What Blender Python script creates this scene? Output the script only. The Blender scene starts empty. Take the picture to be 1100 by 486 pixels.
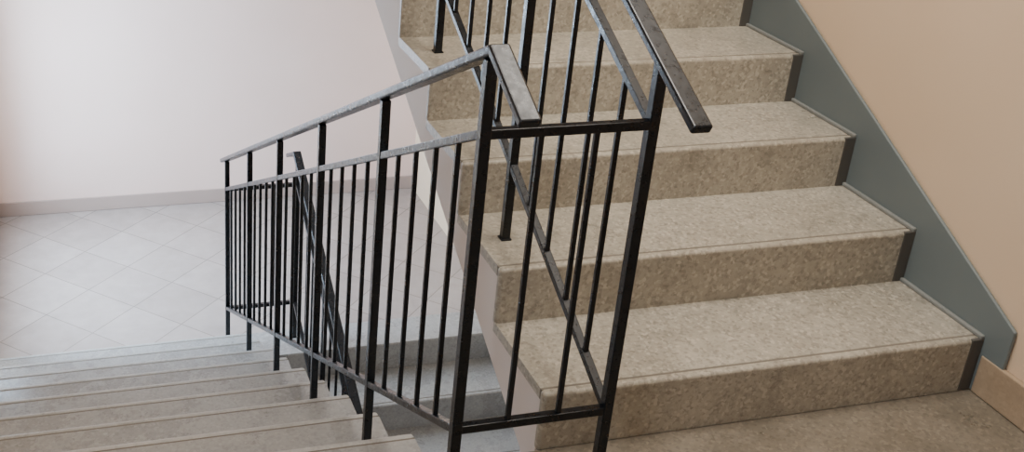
import bpy, bmesh, math
from mathutils import Vector, Matrix

# ---------------------------------------------------------------- dimensions
R = .16; T = .325; W = 1.287; XL = -.215; XLW = -1.50
K = R/T
YW = 4.85; YN = -2.35
ZLOW = -10*R; ZUP = 10*R; ZBASE = -20*R; ZCEIL = 3.2
XA = -.289; XB = .07; YP = -.161
ZU = .909; ZL = .22; ZH = 1.072; ZHB = 1.05

def lin(c):
    c = c/255.
    return c/12.92 if c <= .04045 else ((c+.055)/1.055)**2.4
def col(r, g, b): return (lin(r), lin(g), lin(b), 1)

# ---------------------------------------------------------------- materials
def base_mat(name, rough=.6):
    m = bpy.data.materials.new(name); m.use_nodes = True
    nt = m.node_tree; b = nt.nodes['Principled BSDF']
    b.inputs['Roughness'].default_value = rough
    return m, nt, b
def N(nt, t, **kw):
    n = nt.nodes.new(t)
    for k, v in kw.items(): setattr(n, k, v)
    return n
def noise(nt, vec, scale, detail=4, rough=.6):
    n = N(nt, 'ShaderNodeTexNoise'); n.inputs['Scale'].default_value = scale
    n.inputs['Detail'].default_value = detail; n.inputs['Roughness'].default_value = rough
    nt.links.new(vec, n.inputs['Vector']); return n.outputs['Fac']
def ramp(nt, fac, stops):
    n = N(nt, 'ShaderNodeValToRGB'); cr = n.color_ramp
    while len(cr.elements) < len(stops): cr.elements.new(.5)
    for e, (p, c) in zip(cr.elements, stops): e.position = p; e.color = c
    nt.links.new(fac, n.inputs['Fac']); return n.outputs['Color']
def g(v): return (v, v, v, 1)
def mix(nt, fac, a, b, mode='MIX'):
    n = N(nt, 'ShaderNodeMix', data_type='RGBA', blend_type=mode)
    if isinstance(fac, (int, float)): n.inputs[0].default_value = fac
    else: nt.links.new(fac, n.inputs[0])
    for s, v in ((6, a), (7, b)):
        if isinstance(v, tuple): n.inputs[s].default_value = v
        else: nt.links.new(v, n.inputs[s])
    return n.outputs[2]
def bump(nt, b, h, strength=.2, dist=.002):
    n = N(nt, 'ShaderNodeBump'); n.inputs['Strength'].default_value = strength
    n.inputs['Distance'].default_value = dist
    nt.links.new(h, n.inputs['Height']); nt.links.new(n.outputs['Normal'], b.inputs['Normal'])
def objco(nt): return N(nt, 'ShaderNodeTexCoord').outputs['Object']

def stone(name, c1, c2, rough=.45, stain=.35, chip=.35):
    m, nt, b = base_mat(name, rough); v = objco(nt)
    big = noise(nt, v, 4.0, 7, .7)
    c = ramp(nt, big, [(.32, c1), (.68, c2)])
    dark = tuple(x*.5 for x in c1[:3])+(1,); light = tuple(min(1, x*1.5) for x in c2[:3])+(1,)
    vo = N(nt, 'ShaderNodeTexVoronoi'); vo.inputs['Scale'].default_value = 115
    nt.links.new(v, vo.inputs['Vector'])
    bw = N(nt, 'ShaderNodeRGBToBW'); nt.links.new(vo.outputs['Color'], bw.inputs[0])
    c = mix(nt, ramp(nt, bw.outputs[0], [(.18, g(chip)), (.34, g(0))]), c, dark)
    c = mix(nt, ramp(nt, bw.outputs[0], [(.66, g(0)), (.85, g(chip))]), c, light)
    sp = noise(nt, v, 60, 5, .8)
    c = mix(nt, ramp(nt, sp, [(.33, g(chip*1.5)), (.46, g(0))]), c, dark)
    st = noise(nt, v, 13, 6, .8)
    c = mix(nt, ramp(nt, st, [(.52, g(0)), (.70, g(stain))]), c, dark)
    nt.links.new(c, b.inputs['Base Color'])
    nt.links.new(ramp(nt, big, [(.3, g(rough-.08)), (.7, g(rough+.12))]), b.inputs['Roughness'])
    bump(nt, b, sp, .08, .001)
    return m
def plaster(name, c1, c2, rough=.75, bs=.15):
    m, nt, b = base_mat(name, rough); v = objco(nt)
    nt.links.new(ramp(nt, noise(nt, v, 1.3, 3), [(.3, c1), (.7, c2)]), b.inputs['Base Color'])
    bump(nt, b, noise(nt, v, 120, 3), bs, .001)
    return m

M_TREAD = stone('terrazzo_tread', col(150, 144, 131), col(176, 169, 155), .32, .4, .38)
M_TREAD2 = stone('polished_terrazzo_tread', col(150, 148, 144), col(168, 166, 162), .26, .25, .2)
M_NOSE2 = stone('pale_nosing', col(170, 168, 163), col(184, 182, 177), .3, .2, .15)  # paler than the treads so the step edges read lighter
M_RISER = stone('terrazzo_riser', col(150, 143, 129), col(174, 167, 152), .42, .55, .38)
M_JOINT = plaster('joint_mortar', col(108, 101, 90), col(120, 113, 102))
M_LAND = stone('landing_terrazzo', col(108, 100, 87), col(130, 121, 107), .33, .3, .32)
M_WALL_R = plaster('peach_plaster', col(216, 189, 158), col(222, 196, 166))
M_WALL_B = plaster('pale_plaster', col(232, 203, 190), col(238, 210, 198), .4, .06)
M_WHITE = plaster('white_plaster', col(212, 202, 195), col(220, 210, 203))
M_GREY = plaster('blue_grey_oil_paint', col(100, 109, 110), col(110, 119, 119), .5, .08)
M_DGREY = plaster('dark_grey_paint', col(72, 70, 66), col(82, 79, 74), .6, .08)
M_LIP = plaster('grey_cove_paint', col(120, 122, 118), col(130, 132, 128), .5, .08)
M_BASE = stone('beige_baseboard_tile', col(164, 143, 118), col(176, 155, 130), .45, .2, .12)
M_BASEB = plaster('pinkish_baseboard_tile', col(166, 146, 136), col(176, 156, 146), .4, .05)
M_CEIL = plaster('ceiling_paint', col(235, 230, 222), col(238, 234, 227))

def paint():
    m, nt, b = base_mat('black_enamel', .36); v = objco(nt)
    nt.links.new(ramp(nt, noise(nt, v, 25, 4), [(.35, col(6, 11, 16)), (.8, col(14, 20, 27))]), b.inputs['Base Color'])
    nt.links.new(ramp(nt, noise(nt, v, 60, 4), [(.3, g(.22)), (.7, g(.42))]), b.inputs['Roughness'])
    b.inputs['Specular IOR Level'].default_value = .45
    bump(nt, b, noise(nt, v, 90, 3), .35, .001)
    return m
M_BLACK = paint()
def tiles():
    m, nt, b = base_mat('diagonal_floor_tile', .25)
    v = objco(nt)
    mp = N(nt, 'ShaderNodeMapping'); mp.inputs['Rotation'].default_value = (0, 0, math.radians(45))
    mp.inputs['Location'].default_value = (.05, .0, 0)
    nt.links.new(v, mp.inputs['Vector'])
    br = N(nt, 'ShaderNodeTexBrick', offset=0.0, squash=1.0)
    br.inputs['Scale'].default_value = 1
    br.inputs['Brick Width'].default_value = .333; br.inputs['Row Height'].default_value = .333
    br.inputs['Mortar Size'].default_value = .0033; br.inputs['Mortar Smooth'].default_value = .3
    br.inputs['Color1'].default_value = col(168, 155, 147)
    br.inputs['Color2'].default_value = col(178, 165, 157)
    br.inputs['Mortar'].default_value = col(136, 125, 118)
    nt.links.new(mp.outputs[0], br.inputs['Vector'])
    n = ramp(nt, noise(nt, v, 9, 5), [(.3, g(.84)), (.7, g(1))])
    nt.links.new(mix(nt, 1.0, br.outputs['Color'], n, 'MULTIPLY'), b.inputs['Base Color'])
    inv = N(nt, 'ShaderNodeMath', operation='SUBTRACT'); inv.inputs[0].default_value = 1
    nt.links.new(br.outputs['Fac'], inv.inputs[1])
    bump(nt, b, inv.outputs[0], .12, .002)
    return m
M_TILE = tiles()

# ---------------------------------------------------------------- mesh helpers
def finish(name, bm, mats, bevel=0, parent=None, seg=2):
    bmesh.ops.recalc_face_normals(bm, faces=bm.faces[:])
    me = bpy.data.meshes.new(name); bm.to_mesh(me); bm.free()
    if not isinstance(mats, (list, tuple)): mats = [mats]
    for m in mats: me.materials.append(m)
    o = bpy.data.objects.new(name, me); bpy.context.collection.objects.link(o)
    if bevel:
        md = o.modifiers.new('bevel', 'BEVEL'); md.width = bevel; md.segments = seg
        md.limit_method = 'ANGLE'; md.angle_limit = math.radians(40)
    if parent: o.parent = parent
    return o
def hexa(bm, vs, mi=0):
    v = [bm.verts.new(p) for p in vs]
    for f in ((0, 1, 2, 3), (7, 6, 5, 4), (0, 4, 5, 1), (1, 5, 6, 2), (2, 6, 7, 3), (3, 7, 4, 0)):
        bm.faces.new([v[i] for i in f]).material_index = mi
def box(bm, x0, x1, y0, y1, z0, z1, mi=0):
    y0, y1 = min(y0, y1), max(y0, y1)
    hexa(bm, [(x0, y0, z0), (x1, y0, z0), (x1, y1, z0), (x0, y1, z0),
              (x0, y0, z1), (x1, y0, z1), (x1, y1, z1), (x0, y1, z1)], mi)
def bar(bm, p, q, w, h, mi=0):
    """rectangular bar p->q; w = horizontal section width, h = section height"""
    p = Vector(p); q = Vector(q); d = (q-p).normalized()
    if abs(d.z) > .99: s = Vector((1, 0, 0)); u = Vector((0, 1, 0))
    else:
        s = d.cross(Vector((0, 0, 1))).normalized(); u = s.cross(d).normalized()
    s = s*w/2; u = u*h/2
    hexa(bm, [p-s-u, p+s-u, p+s+u, p-s+u, q-s-u, q+s-u, q+s+u, q-s+u], mi)
def prism(bm, pts, x0, x1, mi=0):
    a = [bm.verts.new((x0, y, z)) for y, z in pts]; b = [bm.verts.new((x1, y, z)) for y, z in pts]
    bm.faces.new(a).material_index = mi; bm.faces.new(b[::-1]).material_index = mi
    n = len(pts)
    for i in range(n):
        bm.faces.new([a[i], b[i], b[(i+1) % n], a[(i+1) % n]]).material_index = mi
def empty(name):
    e = bpy.data.objects.new(name, None); bpy.context.collection.objects.link(e); return e

# ---------------------------------------------------------------- flights
def flight(x0, x1, ybot, zbot, sgn, wallside, tread, riser):
    """10 risers; climbs from (ybot,zbot) in direction sgn along Y."""
    e = empty('staircase')
    Y = lambda s: ybot+sgn*s
    RT = .024; GR = .0014
    def sb(bm, o, *a):       # box across the flight, projecting by o on its open side
        xa, xb = (x0-o, x1) if wallside else (x0, x1+o)
        box(bm, xa, xb, *a)
    pts = []
    for k in range(10):
        pts.append((Y(k*T+.018), zbot+k*R+(-.02 if k else 0))); pts.append((Y(k*T+.018), zbot+(k+1)*R-.02))
    pts += [(Y(9*T+.15), zbot+10*R-.02), (Y(9*T+.15), zbot+K*(9*T+.15)-.125),
            (Y(.1), zbot+K*.1-.125), (Y(.1), zbot-.16), (Y(.018), zbot-.16)]
    bm = bmesh.new(); prism(bm, pts, x0, x1); finish('plastered_concrete_flight', bm, M_WHITE, 0, e)
    bt = bmesh.new(); br = bmesh.new(); bs = bmesh.new(); bj = bmesh.new()
    for k in range(10):
        z = zbot+(k+1)*R
        last = (k == 9)
        sb(bt, .004, Y(k*T+RT+GR), Y((k+1)*T+.012 if not last else 9*T+.24), z-.03, z)
        sb(bj, .003, Y(k*T+RT-.006), Y(k*T+RT+.008), z-.03, z-.0012)
        sb(br, .005, Y(k*T-.003), Y(k*T+RT), z-R-.01, z)
        if wallside:
            xa, xb = x1-.05, x1-.011
            box(bs, xa, xb, Y(k*T-.005), Y(k*T+.006), z-R, z+.001, 0)
            if not last:
                box(bs, x1-.024, x1-.011, Y(k*T-.004), Y((k+1)*T), z, z+.011, 1)
    finish('treads', bt, tread, .001, e, 1)
    finish('joints', bj, M_JOINT, 0, e)
    finish('risers', br, riser, .010, e, 4)
    if wallside:
        finish('painted_step_ends', bs, [M_DGREY, M_LIP], .003, e)
        pts = [(Y(-.085), zbot+.002), (Y(-.085), zbot+.228), (Y(9*T), zbot+.27+K*9*T), (Y(9*T), zbot+K*9*T-.05), (Y(.05), zbot+.002)]
        bm = bmesh.new(); prism(bm, pts, x1-.012, x1-.0005)
        finish('sloping_skirting', bm, M_GREY, .003, e)
    else: bs.free()
    return e
EPS = .003
flight(0, W-EPS, 0, 0, 1, 1, M_TREAD, M_RISER)             # up from our landing
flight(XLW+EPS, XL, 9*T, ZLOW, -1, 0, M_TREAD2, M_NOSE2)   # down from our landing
flight(0, W-EPS, 0, ZBASE, 1, 1, M_TREAD2, M_TREAD2)       # lower flight, under the first one

# ---------------------------------------------------------------- landings
bm = bmesh.new()
box(bm, XLW, W, YN, .0, -.16, -.03, 1); box(bm, XLW, W, YN, -.004, -.03, 0, 0)
finish('floor', bm, [M_LAND, M_WHITE], .004)
bm = bmesh.new()
box(bm, XLW, W, 9*T+.02, YW, ZLOW-.16, ZLOW-.03, 1)
box(bm, XLW, W, 9*T+.24, YW, ZLOW-.03, ZLOW, 0)
box(bm, XLW, W, 9*T+.001, 9*T+.24, ZLOW-.03, ZLOW+.001, 2)
finish('floor_tiled', bm, [M_TILE, M_WHITE, M_TREAD2], 0)
bm = bmesh.new(); box(bm, XLW, W, 9*T+.02, YW, ZUP-.16, ZUP-.002); finish('floor_upper', bm, M_WHITE)
bm = bmesh.new(); box(bm, XLW, W, YN, YW, ZBASE-.1, ZBASE); finish('floor_bottom', bm, M_LAND)
bm = bmesh.new(); box(bm, XLW, W, YN, YW, ZCEIL, ZCEIL+.1); finish('ceiling', bm, M_CEIL)

# ---------------------------------------------------------------- walls
def wall(name, *b, mat=M_WALL_R):
    bm = bmesh.new(); box(bm, *b); return finish(name, bm, mat)
wall('wall_right', W, W+.15, YN-.15, YW+.15, ZBASE-.1, ZCEIL+.1)
wall('wall_back', XLW-.15, W, YW, YW+.15, ZBASE-.1, ZCEIL+.1, mat=M_WALL_B)
wall('wall_near', XLW-.15, W, YN-.15, YN, ZBASE-.1, ZCEIL+.1)
WIN = [(3.2, 4.4, [(-1.15, .35)]), (-1.9, -.5, [(-2.4, -.9), (1.0, 2.6)])]  # near-end pair is unseen, added to let fill light in
bm = bmesh.new()
ys = sorted([YN, YW]+[w[0] for w in WIN]+[w[1] for w in WIN])
for a, b in zip(ys[:-1], ys[1:]):
    cuts = []
    for w in WIN:
        if (a, b) == (w[0], w[1]): cuts = w[2]
    z = ZBASE-.1
    for z0, z1 in cuts:
        box(bm, XLW-.25, XLW, a, b, z, z0); z = z1
    box(bm, XLW-.25, XLW, a, b, z, ZCEIL+.1)
finish('wall_left', bm, M_WALL_R)
M_FR, nt, b = base_mat('white_window_frame', .4)
nt.links.new(ramp(nt, noise(nt, objco(nt), 8), [(.3, col(225, 225, 222)), (.7, col(235, 235, 232))]), b.inputs['Base Color'])
i = 0
for y0, y1, zs in WIN:
    for z0, z1 in zs:
        i += 1
        bm = bmesh.new(); x0, x1 = XLW-.17, XLW-.11; w = .05
        box(bm, x0, x1, y0, y1, z0, z0+w); box(bm, x0, x1, y0, y1, z1-w, z1)
        box(bm, x0, x1, y0, y0+w, z0, z1); box(bm, x0, x1, y1-w, y1, z0, z1)
        ym = (y0+y1)/2; box(bm, x0, x1, ym-.03, ym+.03, z0, z1)
        finish('unseen_window_%d' % i, bm, M_FR, .004)

# baseboards
bm = bmesh.new(); box(bm, W-.018, W-.0005, YN, -.012, .001, .115); finish('baseboard_right', bm, M_BASE, .004)
bm = bmesh.new(); box(bm, XLW+.001, W-.001, YW-.013, YW-.0005, ZLOW+.001, ZLOW+.095); finish('baseboard_back', bm, M_BASEB, .003)
bm = bmesh.new(); box(bm, XLW+.0005, XLW+.013, 9*T+.3, YW-.014, ZLOW+.002, ZLOW+.095); finish('baseboard_left', bm, M_BASEB, .003)

# ---------------------------------------------------------------- railing
rail = empty('stair_railing')
PW = .023; S = 2*T
bp = bmesh.new(); bb = bmesh.new(); bh = bmesh.new(); bf = bmesh.new()
def run(x, y0, z0, dy, dz, n, zh, foot):
    f = lambda s, h: (x, y0+dy*s, z0+h+dz*K*s)
    for h in (ZU, ZL): bar(bb, f(0, h), f(n*S, h), .02, .018)
    for i in range(n+1):
        s = i*S; zf = foot(i); top = f(s, zh)[2]-.012; y = y0+dy*s
        bar(bp, (x, y, zf+.001), (x, y, top), PW, PW)
        bar(bf, (x, y, zf+.0005), (x, y, zf+.005), .03, .03)
        if i < n:
            for j in range(1, 5):
                a = f(s+j*S/5, ZL); c = f(s+j*S/5, ZU); bar(bb, a, c, .0115, .0115)
    return f
HW, HT = .042, .020
f = run(XA, YP, 0, 1, -1, 5, ZH, lambda i: -2*R*i)
ap = f(-.035, ZH)
bar(bh, ap, f(5*S+.10, ZH), HW, HT)
bar(bh, (XA, ap[1]-.168, ap[2]-.168*K), (XA, ap[1]+.008, ap[2]+.002), HW, HT)
f = run(XB, YP, 0, 1, 1, 4, ZHB, lambda i: 2*R*i)
bar(bh, f(-.175, ZHB), f(4*S+.2, ZHB), HW, HT)
YF = YP+5*S
f = run(XB, YF, ZLOW, -1, -1, 4, ZHB, lambda i: ZLOW-2*R*i)
ap = f(-.035, ZHB)
bar(bh, ap, f(4*S+.2, ZHB), HW, HT)
bar(bh, (XB, ap[1]+.17, ap[2]-.17*K), (XB, ap[1]-.008, ap[2]+.002), HW, HT)
for y, z in ((YP, 0), (YF, ZLOW)):
    bar(bb, (XA, y, z+ZU), (XB, y, z+ZU), .02, .02)
    bar(bb, (XA, y, z+ZL), (XB, y, z+ZL), .02, .02)
    for j in (1, 2):
        xx = XA+(XB-XA)*j/3
        bar(bb, (xx, y, z+ZL), (xx, y, z+ZU), .0115, .0115)
finish('posts', bp, M_BLACK, .002, rail)
finish('rails_and_balusters', bb, M_BLACK, .002, rail)
finish('handrails', bh, M_BLACK, .005, rail, 3)
finish('foot_plates', bf, M_BLACK, .001, rail)

# ---------------------------------------------------------------- lights
def area(name, loc, direction, sx, sy, power, c, spread=180):
    l = bpy.data.lights.new(name, 'AREA'); l.shape = 'RECTANGLE'; l.size = sx; l.size_y = sy
    l.energy = power; l.color = c; l.spread = math.radians(spread)
    o = bpy.data.objects.new(name, l); bpy.context.collection.objects.link(o)
    o.location = loc; o.rotation_euler = Vector(direction).to_track_quat('-Z', 'Y').to_euler()
    return o
area('daylight_lower_window', (XLW-.3, 3.8, -.4), (1, .0, -.45), 1.2, 1.5, 235, (.56, .76, 1))
area('added_fill_near', (XLW-.3, -1.2, 1.8), (1, .35, -.3), 1.4, 1.6, 34, (.78, .88, 1))  # fill added outside an unseen near opening, for the right-hand side
area('added_fill_bottom', (XLW-.3, -1.2, -1.6), (1, .7, -.3), 1.4, 1.4, 55, (.6, .76, 1))  # fill added behind an invented opening to brighten the lower flight
area('stairwell_lamp', (.35, .3, 3.1), (0.05, .2, -1), 1.3, 1.3, 58, (1, .93, .84), 140)
w = bpy.data.worlds.new('sky'); bpy.context.scene.world = w; w.use_nodes = True
bg = w.node_tree.nodes['Background']; bg.inputs[0].default_value = (.7, .85, 1, 1); bg.inputs[1].default_value = 1.0

# ---------------------------------------------------------------- camera
yaw, pit, rol, fpx, ppx, ppy = .299, -.423, .057, 1214.8, 409.341, 195.141
fw = Vector((math.sin(yaw)*math.cos(pit), math.cos(yaw)*math.cos(pit), math.sin(pit)))
rt = Vector((math.cos(yaw), -math.sin(yaw), 0)); up = rt.cross(fw)
r2 = math.cos(rol)*rt+math.sin(rol)*up; u2 = -math.sin(rol)*rt+math.cos(rol)*up
cam = bpy.data.cameras.new('camera'); co = bpy.data.objects.new('camera', cam)
bpy.context.collection.objects.link(co)
m = Matrix((r2, u2, -fw)).transposed().to_4x4(); m.translation = Vector((-1.066, -2.031, 1.704))
co.matrix_world = m
cam.sensor_fit = 'HORIZONTAL'; cam.sensor_width = 36; cam.lens = fpx/1100*36
cam.shift_x = (550-ppx)/1100; cam.shift_y = (ppy-243)/1100; cam.clip_start = .02
bpy.context.scene.camera = co
